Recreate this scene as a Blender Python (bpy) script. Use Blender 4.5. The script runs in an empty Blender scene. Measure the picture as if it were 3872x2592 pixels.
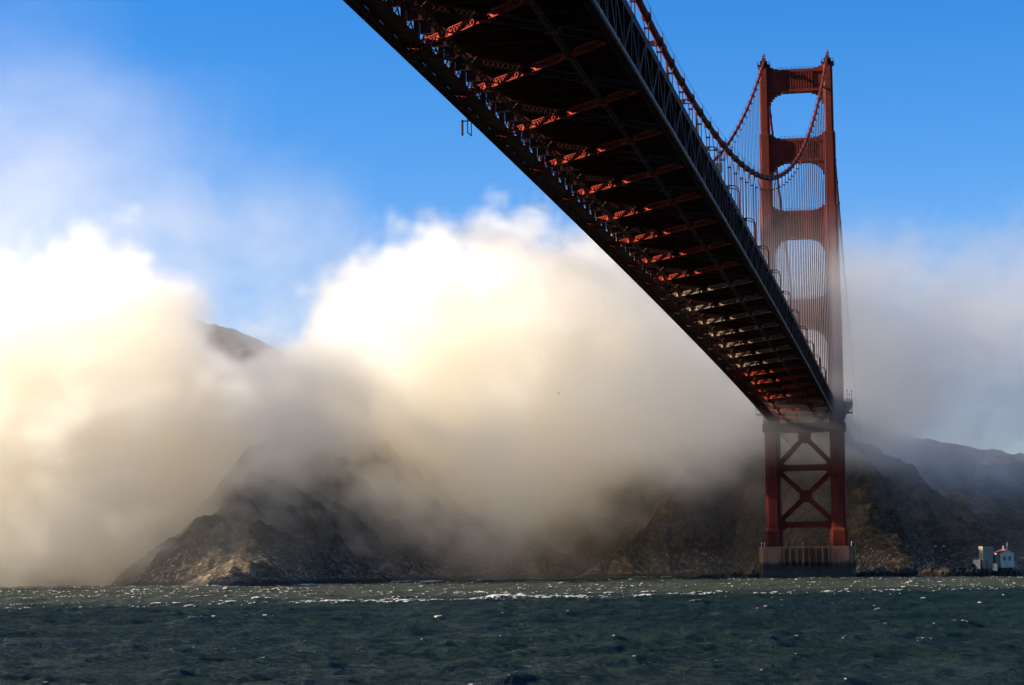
import bpy, math, random
import numpy as np
from mathutils import Matrix, Vector

random.seed(7)
C = bpy.context.scene
COL = C.collection

# ------------------------------------------------------------------ camera
CAM = (52.03, -970.6, 5.73)
YAW, PITCH, ROLL = -0.18394, 0.10077, -0.01107
fw = Vector((math.sin(YAW) * math.cos(PITCH), math.cos(YAW) * math.cos(PITCH), math.sin(PITCH)))
rt = Vector((math.cos(YAW), -math.sin(YAW), 0))
up = rt.cross(fw)
r2 = rt * math.cos(ROLL) + up * math.sin(ROLL)
u2 = -rt * math.sin(ROLL) + up * math.cos(ROLL)
cd = bpy.data.cameras.new('camera')
cam = bpy.data.objects.new('camera', cd)
COL.objects.link(cam)
M = Matrix((r2, u2, -fw)).transposed().to_4x4()
M.translation = Vector(CAM)
cam.matrix_world = M
cd.sensor_width = 36
cd.lens = 36 * 8413.8 / 3872
cd.clip_start = 1
cd.clip_end = 30000
C.camera = cam

# ------------------------------------------------------------------ world, sun, exposure
SUN_EL = math.radians(22.5)
SUN_AZ = math.radians(-8)       # a little south of due west
sdir = Vector((-math.cos(SUN_EL) * math.cos(SUN_AZ), math.cos(SUN_EL) * math.sin(SUN_AZ), math.sin(SUN_EL)))
w = bpy.data.worlds.new("World")
C.world = w
w.use_nodes = True
wn, wl = w.node_tree.nodes, w.node_tree.links
sky = wn.new('ShaderNodeTexSky')
sky.sky_type = 'NISHITA'
sky.sun_disc = False
sky.sun_elevation = SUN_EL
sky.sun_rotation = math.atan2(sdir.x, sdir.y)
sky.air_density = 1.0
sky.dust_density = 0.3
sky.ozone_density = 3.0
hs = wn.new('ShaderNodeHueSaturation')
hs.inputs['Saturation'].default_value = 1.46
wl.new(sky.outputs[0], hs.inputs['Color'])
tint = wn.new('ShaderNodeMix'); tint.data_type = 'RGBA'; tint.blend_type = 'MULTIPLY'
tint.inputs[0].default_value = 1; tint.inputs[7].default_value = (1.06, .98, 1.25, 1)
wl.new(hs.outputs[0], tint.inputs[6])
wl.new(tint.outputs[2], wn['Background'].inputs['Color'])
wn['Background'].inputs['Strength'].default_value = 0.05
sl = bpy.data.lights.new('sun', 'SUN')
sl.energy = 5.0
sl.angle = math.radians(0.5)
sl.color = (1.0, 0.885, 0.71)
sun = bpy.data.objects.new('sun', sl)
COL.objects.link(sun)
sun.rotation_euler = sdir.to_track_quat('Z', 'Y').to_euler()
C.view_settings.view_transform = 'Standard'
C.view_settings.look = 'None'
C.view_settings.gamma = 1
C.view_settings.exposure = 1.6
cy = C.cycles
cy.use_denoising = True
cy.max_bounces = 32
cy.diffuse_bounces = 3
cy.glossy_bounces = 2
cy.transparent_max_bounces = 4
cy.volume_bounces = 32
cy.volume_step_rate = 2.0
cy.volume_max_steps = 128
cy.use_adaptive_sampling = True
cy.adaptive_threshold = 0.02
cy.caustics_reflective = False
cy.caustics_refractive = False
cy.sample_clamp_indirect = 4

# ------------------------------------------------------------------ helpers
def tag(o, label=None, cat=None, group=None, kind=None):
    if label: o['label'] = label
    if cat: o['category'] = cat
    if group: o['group'] = group
    if kind: o['kind'] = kind
    return o

def empty(name, loc=(0, 0, 0), parent=None, **k):
    o = bpy.data.objects.new(name, None)
    COL.objects.link(o)
    o.location = loc
    if parent: o.parent = parent
    return tag(o, **k)

class MB:
    """collects boxes, bars and tubes into one mesh"""
    def __init__(s): s.v = []; s.f = []
    def quadbox(s, corners):
        n = len(s.v); s.v += [tuple(c) for c in corners]
        for f in ((0, 3, 2, 1), (4, 5, 6, 7), (0, 1, 5, 4), (1, 2, 6, 5), (2, 3, 7, 6), (3, 0, 4, 7)):
            s.f.append(tuple(n + i for i in f))
    def box(s, x0, x1, y0, y1, z0, z1):
        s.quadbox([(x0, y0, z0), (x1, y0, z0), (x1, y1, z0), (x0, y1, z0), (x0, y0, z1), (x1, y0, z1), (x1, y1, z1), (x0, y1, z1)])
    def bar(s, a, b, wd, ht, side=None):
        """bar a->b; wd measured along 'side' (horizontal normal by default), ht across"""
        a, b = Vector(a), Vector(b)
        d = (b - a).normalized()
        if side is None:
            side = d.cross(Vector((0, 0, 1)))
            if side.length < 1e-4: side = Vector((1, 0, 0))
        side = Vector(side); side = (side - d * side.dot(d)).normalized()
        n = d.cross(side)
        S, N = side * wd / 2, n * ht / 2
        s.quadbox([a - S - N, a + S - N, a + S + N, a - S + N, b - S - N, b + S - N, b + S + N, b - S + N])
    def tube(s, pts, r, seg=8, cap=True):
        pts = [Vector(p) for p in pts]
        rr = r if hasattr(r, '__len__') else [r] * len(pts)
        base = len(s.v)
        for i, p in enumerate(pts):
            d = (pts[min(i + 1, len(pts) - 1)] - pts[max(i - 1, 0)]).normalized()
            a = d.cross(Vector((0, 0, 1)))
            if a.length < 1e-3: a = Vector((1, 0, 0))
            a.normalize(); b = d.cross(a)
            for k in range(seg):
                t = 2 * math.pi * k / seg
                s.v.append(tuple(p + (a * math.cos(t) + b * math.sin(t)) * rr[i]))
        for i in range(len(pts) - 1):
            for k in range(seg):
                q = base + i * seg
                s.f.append((q + k, q + (k + 1) % seg, q + seg + (k + 1) % seg, q + seg + k))
        if cap:
            s.f.append(tuple(base + k for k in range(seg))[::-1])
            s.f.append(tuple(base + (len(pts) - 1) * seg + k for k in range(seg)))
    def prism(s, poly, z0, z1, poly2=None):
        """vertical prism from polygon at z0 to (poly2 or poly) at z1"""
        n = len(s.v); m = len(poly); p2 = poly2 or poly
        s.v += [(x, y, z0) for x, y in poly] + [(x, y, z1) for x, y in p2]
        for k in range(m):
            s.f.append((n + k, n + (k + 1) % m, n + m + (k + 1) % m, n + m + k))
        s.f.append(tuple(n + k for k in range(m))[::-1]); s.f.append(tuple(n + m + k for k in range(m)))
    def plate(s, poly_xz, y0, y1):
        """polygon in the xz plane extruded along y"""
        n = len(s.v); m = len(poly_xz)
        s.v += [(x, y0, z) for x, z in poly_xz] + [(x, y1, z) for x, z in poly_xz]
        for k in range(m):
            s.f.append((n + k, n + (k + 1) % m, n + m + (k + 1) % m, n + m + k))
        s.f.append(tuple(n + k for k in range(m))[::-1]); s.f.append(tuple(n + m + k for k in range(m)))
    def build(s, name, mat, parent=None, smooth=False, loc=None, **k):
        me = bpy.data.meshes.new(name)
        me.from_pydata(s.v, [], s.f); me.update()
        o = bpy.data.objects.new(name, me); COL.objects.link(o)
        me.materials.append(mat)
        if smooth: me.polygons.foreach_set('use_smooth', [True] * len(me.polygons))
        if parent: o.parent = parent
        if loc is not None:
            for v in me.vertices: v.co -= Vector(loc)
            o.location = loc
        return tag(o, **k)

class X:
    """tiny expression builder for node trees"""
    def __init__(s, t, sock): s.t, s.s = t, sock
    def _op(s, op, *a):
        n = s.t.nodes.new('ShaderNodeMath'); n.operation = op
        for i, v in enumerate((s,) + a):
            if isinstance(v, X): s.t.links.new(v.s, n.inputs[i])
            else: n.inputs[i].default_value = v
        return X(s.t, n.outputs[0])
    def __add__(s, o): return s._op('ADD', o)
    __radd__ = __add__
    def __mul__(s, o): return s._op('MULTIPLY', o)
    __rmul__ = __mul__
    def __sub__(s, o): return s._op('SUBTRACT', o)
    def __rsub__(s, o): return (s * -1) + o
    def __truediv__(s, o): return s._op('DIVIDE', o)
    def exp(s): return s._op('EXPONENT')
    def pow(s, o): return s._op('POWER', o)
    def min(s, o): return s._op('MINIMUM', o)
    def max(s, o): return s._op('MAXIMUM', o)
    def abs(s): return s._op('ABSOLUTE')
    def sstep(s, a, b):
        n = s.t.nodes.new('ShaderNodeMapRange'); n.interpolation_type = 'SMOOTHSTEP'
        for i, v in ((0, s), (1, a), (2, b)):
            if isinstance(v, X): s.t.links.new(v.s, n.inputs[i])
            else: n.inputs[i].default_value = v
        n.inputs[3].default_value = 0; n.inputs[4].default_value = 1
        return X(s.t, n.outputs[0])
    def ramp(s, a, b, c=0.0, d=1.0):
        n = s.t.nodes.new('ShaderNodeMapRange')
        s.t.links.new(s.s, n.inputs[0])
        for i, v in ((1, a), (2, b), (3, c), (4, d)): n.inputs[i].default_value = v
        return X(s.t, n.outputs[0])

def tex(t, vec, scale, detail=4, rough=0.5, kind='Noise', dist=0.0):
    n = t.nodes.new('ShaderNodeTex' + kind)
    n.inputs['Scale'].default_value = scale
    if kind == 'Noise':
        n.inputs['Detail'].default_value = detail; n.inputs['Roughness'].default_value = rough
        n.inputs['Distortion'].default_value = dist
    t.links.new(vec, n.inputs['Vector'])
    return X(t, n.outputs[0])

def mapping(t, vec, scale=(1, 1, 1), loc=(0, 0, 0)):
    n = t.nodes.new('ShaderNodeVectorMath'); n.operation = 'MULTIPLY_ADD'
    n.inputs[1].default_value = scale; n.inputs[2].default_value = loc
    t.links.new(vec, n.inputs[0])
    return n.outputs[0]

def mixc(t, f, a, b):
    n = t.nodes.new('ShaderNodeMix'); n.data_type = 'RGBA'
    t.links.new(f.s, n.inputs[0])
    for i, v in ((6, a), (7, b)):
        if isinstance(v, tuple): n.inputs[i].default_value = v + (1,)
        else: t.links.new(v, n.inputs[i])
    return n.outputs[2]

def material(name, base=(.5, .5, .5), rough=.6, metal=0.0, spec=.5):
    m = bpy.data.materials.new(name); m.use_nodes = True
    b = m.node_tree.nodes['Principled BSDF']
    b.inputs['Base Color'].default_value = base + (1,)
    b.inputs['Roughness'].default_value = rough
    b.inputs['Metallic'].default_value = metal
    b.inputs['Specular IOR Level'].default_value = spec
    return m, m.node_tree, b

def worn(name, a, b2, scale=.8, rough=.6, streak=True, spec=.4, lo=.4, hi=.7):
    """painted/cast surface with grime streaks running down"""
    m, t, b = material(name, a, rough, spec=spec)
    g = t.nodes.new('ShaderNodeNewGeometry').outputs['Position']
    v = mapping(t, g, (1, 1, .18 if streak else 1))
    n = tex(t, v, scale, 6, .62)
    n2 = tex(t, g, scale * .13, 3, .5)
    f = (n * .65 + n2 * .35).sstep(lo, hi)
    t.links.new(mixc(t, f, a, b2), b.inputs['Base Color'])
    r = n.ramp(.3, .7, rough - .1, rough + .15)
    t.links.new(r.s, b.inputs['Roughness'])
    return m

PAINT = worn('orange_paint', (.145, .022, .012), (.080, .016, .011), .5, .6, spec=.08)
PAINT_MID = worn('shaded_cable_paint', (.13, .015, .008), (.06, .009, .006), .6, .65, spec=.08)  # cables' shadow side put into a darker orange
PAINT_DARK = worn('shaded_orange_paint', (.050, .012, .009), (.024, .008, .006), .7, .65, spec=.12)  # orange darkened so the shade under the deck is in the colour
LATERAL = worn('sunlit_lateral_paint', (.26, .026, .009), (.17, .017, .007), .5, .6, spec=.05)  # brighter orange: sunlight on the lit diagonals put into the colour
BRACE_TAN = worn('tan_brace_colour', (.13, .068, .019), (.08, .038, .012), .7, .6)  # yellowish tan for the middle run of braces
STEEL = worn('galvanised_steel', (.30, .30, .31), (.18, .18, .19), 1.5, .45, spec=.5)
ASPHALT = worn('asphalt', (.05, .05, .05), (.035, .035, .037), .5, .9, streak=False)
CONCRETE = worn('stained_concrete', (.33, .14, .065), (.13, .05, .025), .25, .85)
_t = CONCRETE.node_tree; _b = _t.nodes['Principled BSDF']          # weed and tide stain above the waterline
_p = _t.nodes.new('ShaderNodeNewGeometry').outputs['Position']; _s = _t.nodes.new('ShaderNodeSeparateXYZ'); _t.links.new(_p, _s.inputs[0])
_f = (X(_t, _s.outputs[2]) * -1 + 7.4 + (tex(_t, mapping(_t, _p, (1, 1, .4)), .9, 5, .6) - .5) * 6).sstep(0, 1.6)
_old = _b.inputs['Base Color'].links[0].from_socket
_t.links.new(mixc(_t, _f, _old, (.035, .024, .016)), _b.inputs['Base Color'])
WET_CONC = worn('wet_concrete', (.035, .022, .014), (.015, .012, .009), .6, .5)
LAMP_GLASS, _t, _b = material('amber_lamp_lens', (.75, .45, .12), .3)
SIGN_FACE, _t, _b = material('sign_back_grey', (.22, .23, .22), .5)
SIGN_INK, _t, _b = material('dark_sign_frame', (.03, .03, .03), .6)
WHITEWALL = worn('whitewashed_wall', (.60, .52, .40), (.42, .33, .22), .6, .8)
CREAMWALL = worn('weathered_plaster', (.30, .25, .17), (.17, .13, .08), .5, .8)
REDROOF = worn('rusty_red_roof', (.20, .05, .03), (.10, .035, .025), .6, .8)
DARKGLASS, _t, _b = material('dark_window', (.02, .022, .025), .15)
WHITE, _t, _b = material('white_paint', (.78, .78, .76), .5)
RED, _t, _b = material('red_beacon_glass', (.10, .015, .012), .5)
FEATHER, _t, _b = material('grey_feathers', (.16, .15, .14), .8)

# ------------------------------------------------------------------ bridge profile
def zl(y):
    """height of the underside of the deck truss"""
    if y > 0: return 66.35 - .0200 * y
    return 66.35 + 6.41 * (1 - ((y + 640) / 640) ** 2)
def zc(y):
    """height of the main cable"""
    if y > 0:
        t = y / 343.0
        return 227.4 + (78.0 - 227.4) * t - 4 * 11.0 * t * (1 - t)
    return 85.2 + (227.4 - 85.2) * ((y + 640) / 640) ** 2

PY = 7.62
LOW0 = -684.0                       # a lower node of the side trusses
nodesY = [LOW0 + PY * k for k in range(-40, 89)]      # every panel point, -988.8 .. -13.3
bridge = empty('suspension_bridge', (0, 0, 0), label='orange red suspension bridge crossing overhead toward its fog wrapped portal tower', cat='bridge')

# ---- deck
deck = empty('deck', parent=bridge)
YS = [-996.6] + nodesY + [-6.0]
YN = [6.0 + 15 * k for k in range(23)] + [343.0]

def seg_bars(mb, ys, x, dz, wd, ht):
    for a, b in zip(ys[:-1], ys[1:]):
        mb.bar((x, a, zl(a) + dz), (x, b, zl(b) + dz), wd, ht)

def laced(mb, a, b, gap, th, step, side, lace=True, wd=.14):
    """two flanges a distance gap apart in direction side with zig-zag lacing"""
    a, b = Vector(a), Vector(b)
    d = b - a; L = d.length; d.normalize()
    s_ = Vector(side); s_ = (s_ - d * s_.dot(d)).normalized()
    o = s_ * gap / 2
    mb.bar(a - o, b - o, th, wd, s_); mb.bar(a + o, b + o, th, wd, s_)
    if lace:
        n = max(2, int(L / step))
        for k in range(n):
            p, q = a + d * (L * k / n), a + d * (L * (k + 1) / n)
            sg = 1 if k % 2 else -1
            mb.bar(p + o * sg, q - o * sg, .05, wd * .6, s_)
            mb.bar(p - o * sg, q + o * sg, .05, wd * .6, s_)

for sx in (-1, 1):
    tr = empty('side_truss', parent=deck)
    xc = 13.85 * sx
    # bottom chord: two side plates, cover on top, batten rungs below
    mb = MB()
    for ys in (YS + YN,):
        for xx in (xc - .46, xc + .46):
            seg_bars(mb, ys, xx, .45, .05, .90)
        seg_bars(mb, ys, xc, .88, .87, .04)
        for xx in (xc - .39, xc + .39):
            seg_bars(mb, ys, xx, .02, .09, .03)
    y = -790.0
    while y < -15:
        wdt = .28 if y < -420 else .55
        mb.bar((xc - .345, y, zl(y) + .03), (xc + .345, y, zl(y) + .03), wdt, .03)
        y += .85 if y < -420 else 1.3
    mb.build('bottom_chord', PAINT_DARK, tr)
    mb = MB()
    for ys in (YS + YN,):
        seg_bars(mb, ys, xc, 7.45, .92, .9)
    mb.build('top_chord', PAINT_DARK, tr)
    mb = MB()
    for k, y in enumerate(nodesY):
        z0, z1 = zl(y) + .9, zl(y) + 7.0
        near = y < -330
        low = abs(((y - LOW0) / PY) % 2) < .1
        for dx in (-.38, .38):
            mb.box(xc + dx - .03, xc + dx + .03, y - .24, y + .24, z0, z1)
        mb.box(xc - .35, xc + .35, y - .03, y + .03, z0, z1)
        if k + 1 < len(nodesY):
            y2 = nodesY[k + 1]
            a, b = ((y, zl(y) + .9), (y2, zl(y2) + 7.0)) if low else ((y, zl(y) + 7.0), (y2, zl(y2) + .9))
            A, B = Vector((xc, a[0], a[1])), Vector((xc, b[0], b[1]))
            nn = (B - A).normalized().cross(Vector((1, 0, 0)))
            for dx in (-.40, .40):
                mb.bar(A + Vector((dx, 0, 0)), B + Vector((dx, 0, 0)), .06, .56, (1, 0, 0))
            if near:
                for q in (-.25, .25):
                    for j in range(9):
                        for sg in (-1, 1):
                            mb.bar(A.lerp(B, j / 9) + nn * q - Vector((.37 * sg, 0, 0)), A.lerp(B, (j + 1) / 9) + nn * q + Vector((.37 * sg, 0, 0)), .10, .03)
            else:
                mb.bar(A, B, .72, .05, (1, 0, 0))
        # gusset plates
        if low:
            mb.box(xc - .52, xc + .52, y - 1.0, y + 1.0, zl(y) + .7, zl(y) + 1.55)
        else:
            mb.box(xc - .52, xc + .52, y - .95, y + .95, zl(y) + 6.35, zl(y) + 7.1)
    for a, b in zip(YN[:-1], YN[1:]):
        mb.bar((xc, a, zl(a) + .9), (xc, b, zl(b) + 7.0), .7, .4); mb.bar((xc, a, zl(a) + 7), (xc, a, zl(a) + .9), .7, .4)
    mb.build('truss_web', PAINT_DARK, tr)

mb = MB()
for a, b in list(zip(YS[:-1], YS[1:])) + list(zip(YN[:-1], YN[1:])) + [(-6, 6)]:
    mb.quadbox([(-13.0, a, zl(a) + 7.55), (13.0, a, zl(a) + 7.55), (13.0, b, zl(b) + 7.55), (-13.0, b, zl(b) + 7.55),
                (-13.0, a, zl(a) + 7.85), (13.0, a, zl(a) + 7.85), (13.0, b, zl(b) + 7.85), (-13.0, b, zl(b) + 7.85)])
mb.build('roadway', ASPHALT, deck)
mb = MB()
for x in [-12.2 + 2.03 * k for k in range(13)]:
    seg_bars(mb, YS, x, 7.2, .22, .69)
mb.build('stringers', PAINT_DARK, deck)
for sx in (-1, 1):
    mb = MB()
    for a, b in list(zip(YS[:-1], YS[1:])) + list(zip(YN[:-1], YN[1:])):
        x = 13.85 * sx
        mb.bar((x, a, zl(a) + 8.02), (x, b, zl(b) + 8.02), .60, .22)
        mb.bar((x, a, zl(a) + 8.98), (x, b, zl(b) + 8.98), .12, .10)
        if a > 0: continue
        for k in range(10):
            yy = a + (b - a) * k / 10
            mb.box(x - .03, x + .03, yy - .14, yy + .14, zl(yy) + 8.13, zl(yy) + 8.94)
        mb.box(x - .09, x + .09, a - .1, a + .1, zl(a) + 8.13, zl(a) + 9.12)
    mb.build('railing', PAINT_DARK, deck)

# floor beams: lattice girders every panel point
def floor_beam(mb, y):
    zb, zt = zl(y) + 4.55, zl(y) + 6.8
    mb.bar((-13.3, y, zb), (13.3, y, zb), .36, .10)
    mb.bar((-13.3, y, zt - .1), (13.3, y, zt - .1), .36, .10)
    n = 14
    mb.box(-13.3, 13.3, y - .02, y + .02, zb + .05, zt - .15)
    for k in range(n + 1):
        xa = -13.3 + 26.6 * k / n
        for q in (-.07, .07): mb.box(xa - .05, xa + .05, y + q - .045, y + q + .045, zb + .05, zt - .15)
FB = [y for y in nodesY if y > -905]
FB = FB[:100], FB[100:]
for y in FB[0]:
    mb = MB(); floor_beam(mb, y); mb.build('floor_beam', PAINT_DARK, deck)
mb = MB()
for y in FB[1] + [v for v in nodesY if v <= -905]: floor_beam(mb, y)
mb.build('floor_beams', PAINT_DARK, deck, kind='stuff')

# bottom lateral bracing: longitudinal ribs at the quarter points and crossed lattice diagonals
for x in (-6.86, 6.86):
    mb = MB(); seg_bars(mb, YS, x, .16, .34, .10); seg_bars(mb, YS, x, .96, .34, .10)
    for a, b in zip(YS[:-1], YS[1:]):
        for q in range(6):
            ya, yb = a + (b - a) * q / 6, a + (b - a) * (q + 1) / 6
            z0, z1 = (.2, .92) if q % 2 else (.92, .2)
            mb.bar((x, ya, zl(ya) + z0), (x, yb, zl(yb) + z1), .06, .07)
    mb.build('longitudinal_rib', PAINT_DARK, deck)

def lateral(sgn, ya, yb, near):
    """lattice girder on edge from the west chord at ya to the east chord at yb"""
    mb = MB()
    xs = [-13.3, -6.86, 0, 6.86, 13.3]
    ts = [(x + 13.3) / 26.6 for x in xs]
    P = lambda t: Vector((-13.3 + 26.6 * t, ya + (yb - ya) * t, 0))
    for t0, t1 in zip(ts[:-1], ts[1:]):
        a, b = P(t0), P(t1)
        d = (b - a).normalized(); nrm = d.cross(Vector((0, 0, 1)))
        a = a + d * .55; b = b - d * .55
        za, zb_ = zl(a.y), zl(b.y)
        lo_a, lo_b = a + Vector((0, 0, za + .12)), b + Vector((0, 0, zb_ + .12))
        D1 = 1.0
        mb.bar(lo_a, lo_b, .34, .09, nrm)
        mb.bar(lo_a + d * .9 + Vector((0, 0, D1)), lo_b - d * .9 + Vector((0, 0, D1)), .34, .09, nrm)
        mb.bar(lo_a, lo_a + d * .9 + Vector((0, 0, D1)), .34, .09, nrm)
        mb.bar(lo_b, lo_b - d * .9 + Vector((0, 0, D1)), .34, .09, nrm)
        # end gussets
        for e, dd in ((lo_a, d), (lo_b, -d)):
            n0 = len(mb.v); o = nrm * .05
            tri = [e + dd * .05, e + dd * 1.6 + Vector((0, 0, .05)), e + dd * 1.0 + Vector((0, 0, D1 - .05))]
            for q in (-1, 1): mb.v += [tuple(p + o * q) for p in tri]
            mb.f += [(n0, n0 + 1, n0 + 2), (n0 + 5, n0 + 4, n0 + 3), (n0, n0 + 3, n0 + 4, n0 + 1), (n0 + 1, n0 + 4, n0 + 5, n0 + 2), (n0 + 2, n0 + 5, n0 + 3, n0)]
        L = (lo_b - lo_a).length - 1.8
        n = 9 if near else 6
        for k in range(n):
            p = lo_a + d * (.9 + L * k / n); q = lo_a + d * (.9 + L * (k + 1) / n)
            U = Vector((0, 0, D1 - .04))
            for aa, bb in ((p, q + U), (p + U, q)):
                mb.bar(aa, bb, .09 if sgn > 0 else .05, .09 if sgn > 0 else .05, nrm)
    # node plates where the members meet
    for t in ts[1:-1]:
        c = P(t); z = zl(c.y)
        mb.box(c.x - .8, c.x + .8, c.y - .8, c.y + .8, z + .0, z + .05)
    return mb
PANEL0 = -691.6
for k in range(-9, 22):
    ys, yn = PANEL0 + 30.48 * k, PANEL0 + 30.48 * (k + 1)
    if yn > -12: break
    near = ys < -380
    pale = -470 < ys < -255
    o = lateral(1, yn, ys, near).build('lateral_brace', BRACE_TAN if pale else LATERAL, deck)
    if pale: o['label'] = 'lattice brace in yellowish tan instead of orange'
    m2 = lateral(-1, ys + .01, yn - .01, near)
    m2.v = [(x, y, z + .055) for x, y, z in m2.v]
    m2.build('lateral_brace', PAINT_DARK, deck)  # diagonals turned from the sun take the shade-darkened copy
mb = MB()
mb.tube([(14.62, y, zl(y) + .12) for y in YS if y < -56], .11, 8)
mb.tube([(14.60, y, zl(y) + .48) for y in YS if y < -56], .06, 6)
for y in YS[::2]:
    if y < -60: mb.box(14.32, 14.75, y - .06, y + .06, zl(y) - .04, zl(y) + .62)
mb.build('service_pipe', STEEL, deck, smooth=False)

mb = MB()
seg_bars(mb, YS, -12.28, .98, 2.2, .08)
for xx in (-11.2,): seg_bars(mb, YS, xx, 1.3, .06, .5)
mb.build('inspection_walkway', PAINT_DARK, deck)

# ---- cables
BY = [-655.0 + 15.24 * k for k in range(-20, 43)]
for sx in (-1, 1):
    x = 13.72 * sx
    cb = empty('main_cable', parent=bridge)
    ys = list(np.linspace(-1280, -1, 240)) + [0.0]
    mb = MB(); mb.tube([(x, y, zc(y)) for y in ys], .54, 14)
    ys = list(np.linspace(1, 343, 60))
    mb.tube([(x, y, zc(y)) for y in ys], .54, 14)
    mb.build('cable', PAINT_MID, cb, smooth=True)
    SY = [y for y in BY if -960 < y < -10] + [18 + 15.24 * k for k in range(18)]
    for y in SY:
        z = zc(y); s1 = (zc(y + .5) - zc(y - .5))
        d = Vector((0, 1, s1)).normalized(); c = Vector((x, y, z))
        mb = MB()
        mb.tube([c - d * .75, c - d * .7, c + d * .7, c + d * .75], [.55, .66, .66, .55], 12)
        mb.tube([c - d * .2, c + d * .2], .74, 12)
        mb.build('cable_band', PAINT_MID, cb, smooth=False)
        zb = zl(y) + 7.5
        mb = MB()
        drop = min(3.2, max(.8, (z - zb) * .35))
        for q in (-1, 1):
            mb.tube([(x + q * .60, y, z - .1), (x + q * .26, y, z - drop)], .095, 6)
            mb.tube([(x + q * .26, y, z - drop), (x + q * .26, y, zb)], .085, 6)
        mb.box(x - .42, x + .42, y - .12, y + .12, z - drop - .14, z - drop + .14)
        mb.build('suspender', PAINT_DARK, cb)
    mb = MB()
    hy = [y for y in BY] + [-1.0]
    for q in (-1, 1):
        mb.tube([(x + q * .62, y, zc(y) + 1.25) for y in hy], .028, 4)
        mb.tube([(x + q * .62, y, zc(y) + .70) for y in hy], .018, 4)
        for y in hy: mb.tube([(x + q * .62, y, zc(y) + .1), (x + q * .62, y, zc(y) + 1.38)], .05, 5)
    mb.build('hand_rope', PAINT_DARK, cb)

# ---- portal tower
tower = empty('portal_tower', parent=bridge)
def leg_poly(cx, hx, hy, nx, ny, ch=.25):
    """stepped (cruciform) leg plan with chamfered outer corners"""
    q = [(hx - ch, -hy + ny), (hx, -hy + ny + ch), (hx, hy - ny - ch), (hx - ch, hy - ny), (hx - nx, hy - ny), (hx - nx, hy - ch), (hx - nx - ch, hy)]
    p = [(-a, b) for a, b in q[::-1]]
    r = [(-a, -b) for a, b in q]
    s_ = [(a, -b) for a, b in q[::-1]]
    full = [(hx - nx, -hy + ny)]
    poly = [(hx - nx, -hy + ny)] + q[:4] + [(hx - nx, hy - ny)] + q[5:] + p[:2] + [(-hx + nx, hy - ny)] + p[3:] + [(-hx + nx, -hy + ny)] + [(-hx + nx, -hy + ch), (-hx + nx + ch, -hy), (hx - nx - ch, -hy), (hx - nx, -hy + ch)]
    return [(cx + a, b) for a, b in poly]
SEC = [(21.2, 66.0, 3.05, 6.6, .85, 1.5), (66.0, 122.0, 3.15, 6.1, .85, 1.4), (122.0, 161.2, 2.95, 5.4, .8, 1.3), (161.2, 193.6, 2.5, 4.6, .65, 1.1), (193.6, 224.0, 1.95, 3.8, .5, .9)]
CXL = 13.95
for sx in (-1, 1):
    lg = MB()
    cx = CXL * sx
    # pedestal with sloping shoulder
    lg.prism(leg_poly(cx, 3.65, 7.6, .75, 1.5, .35), 13.3, 20.0)
    lg.prism(leg_poly(cx, 3.65, 7.6, .75, 1.5, .35), 20.0, 21.3, leg_poly(cx, 3.05, 6.6, .75, 1.5, .3))
    for i, (z0, z1, hx, hy, nx, ny) in enumerate(SEC):
        lg.prism(leg_poly(cx, hx, hy, nx, ny), z0 + (.002 * i), z1)
        if i:   # ledge cap of the section below
            ph = SEC[i - 1]
            lg.prism(leg_poly(cx, ph[2] + .06, ph[3] + .06, ph[4], ph[5]), z0 - .9, z0 + .25, leg_poly(cx, ph[2] - .12, ph[3] - .12, ph[4], ph[5]))
        # raised seams
        zz = z0 + 3.4
        while zz < z1 - 1:
            lg.prism(leg_poly(cx, hx + .035, hy + .035, nx, ny), zz, zz + .10)
            zz += 3.4
    lo = lg.build('leg', PAINT, tower)
    # saddle housing
    sh = MB()
    sh.prism(leg_poly(cx, 2.15, 4.2, .4, .8), 223.9, 224.8)
    sh.prism([(cx - 1.5, -3.2), (cx + 1.5, -3.2), (cx + 1.5, 3.2), (cx - 1.5, 3.2)], 224.8, 226.6)
    sh.prism([(cx - 1.1, -2.6), (cx + 1.1, -2.6), (cx + 1.1, 2.6), (cx - 1.1, 2.6)], 226.6, 228.6, [(cx - .45, -1.0), (cx + .45, -1.0), (cx + .45, 1.0), (cx - .45, 1.0)])
    so = sh.build('saddle_housing', PAINT_DARK, tower)
    bc = MB()
    bc.box(cx - .75, cx + .75, -.75, .75, 229.3, 229.42)
    for a, b in ((-.65, -.65), (.65, -.65), (.65, .65), (-.65, .65)):
        bc.tube([(cx + a, b, 228.0), (cx + a, b, 230.5)], .06, 5)
    bc.tube([(cx, 0, 228), (cx, 0, 229.5), (cx, 0, 229.6), (cx, 0, 230.4), (cx, 0, 230.7)], [.3, .3, .42, .42, .1], 8)
    if sx > 0: bc.tube([(cx - .3, 0, 229), (cx - .3, 0, 232.4)], .05, 5)
    bc.build('aviation_beacon', RED, so)
    rl = MB()
    for zz in (225.6, 226.1):
        for a, b in (((-2.6, -4.6), (2.6, -4.6)), ((2.6, -4.6), (2.6, 4.6)), ((2.6, 4.6), (-2.6, 4.6)), ((-2.6, 4.6), (-2.6, -4.6))):
            rl.bar((cx + a[0], a[1], zz), (cx + b[0], b[1], zz), .07, .07)
    for k in range(-2, 3):
        for q in (-4.6, 4.6): rl.box(cx + k * 1.27 - .04, cx + k * 1.27 + .04, q - .04, q + .04, 224.6, 226.15)
        for q in (-2.6, 2.6): rl.box(cx + q - .04, cx + q + .04, k * 2.2 - .04, k * 2.2 + .04, 224.6, 226.15)
    rl.box(cx - 2.7, cx + 2.7, -4.7, 4.7, 224.45, 224.6)
    rl.build('top_railing', PAINT_DARK, so)

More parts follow.
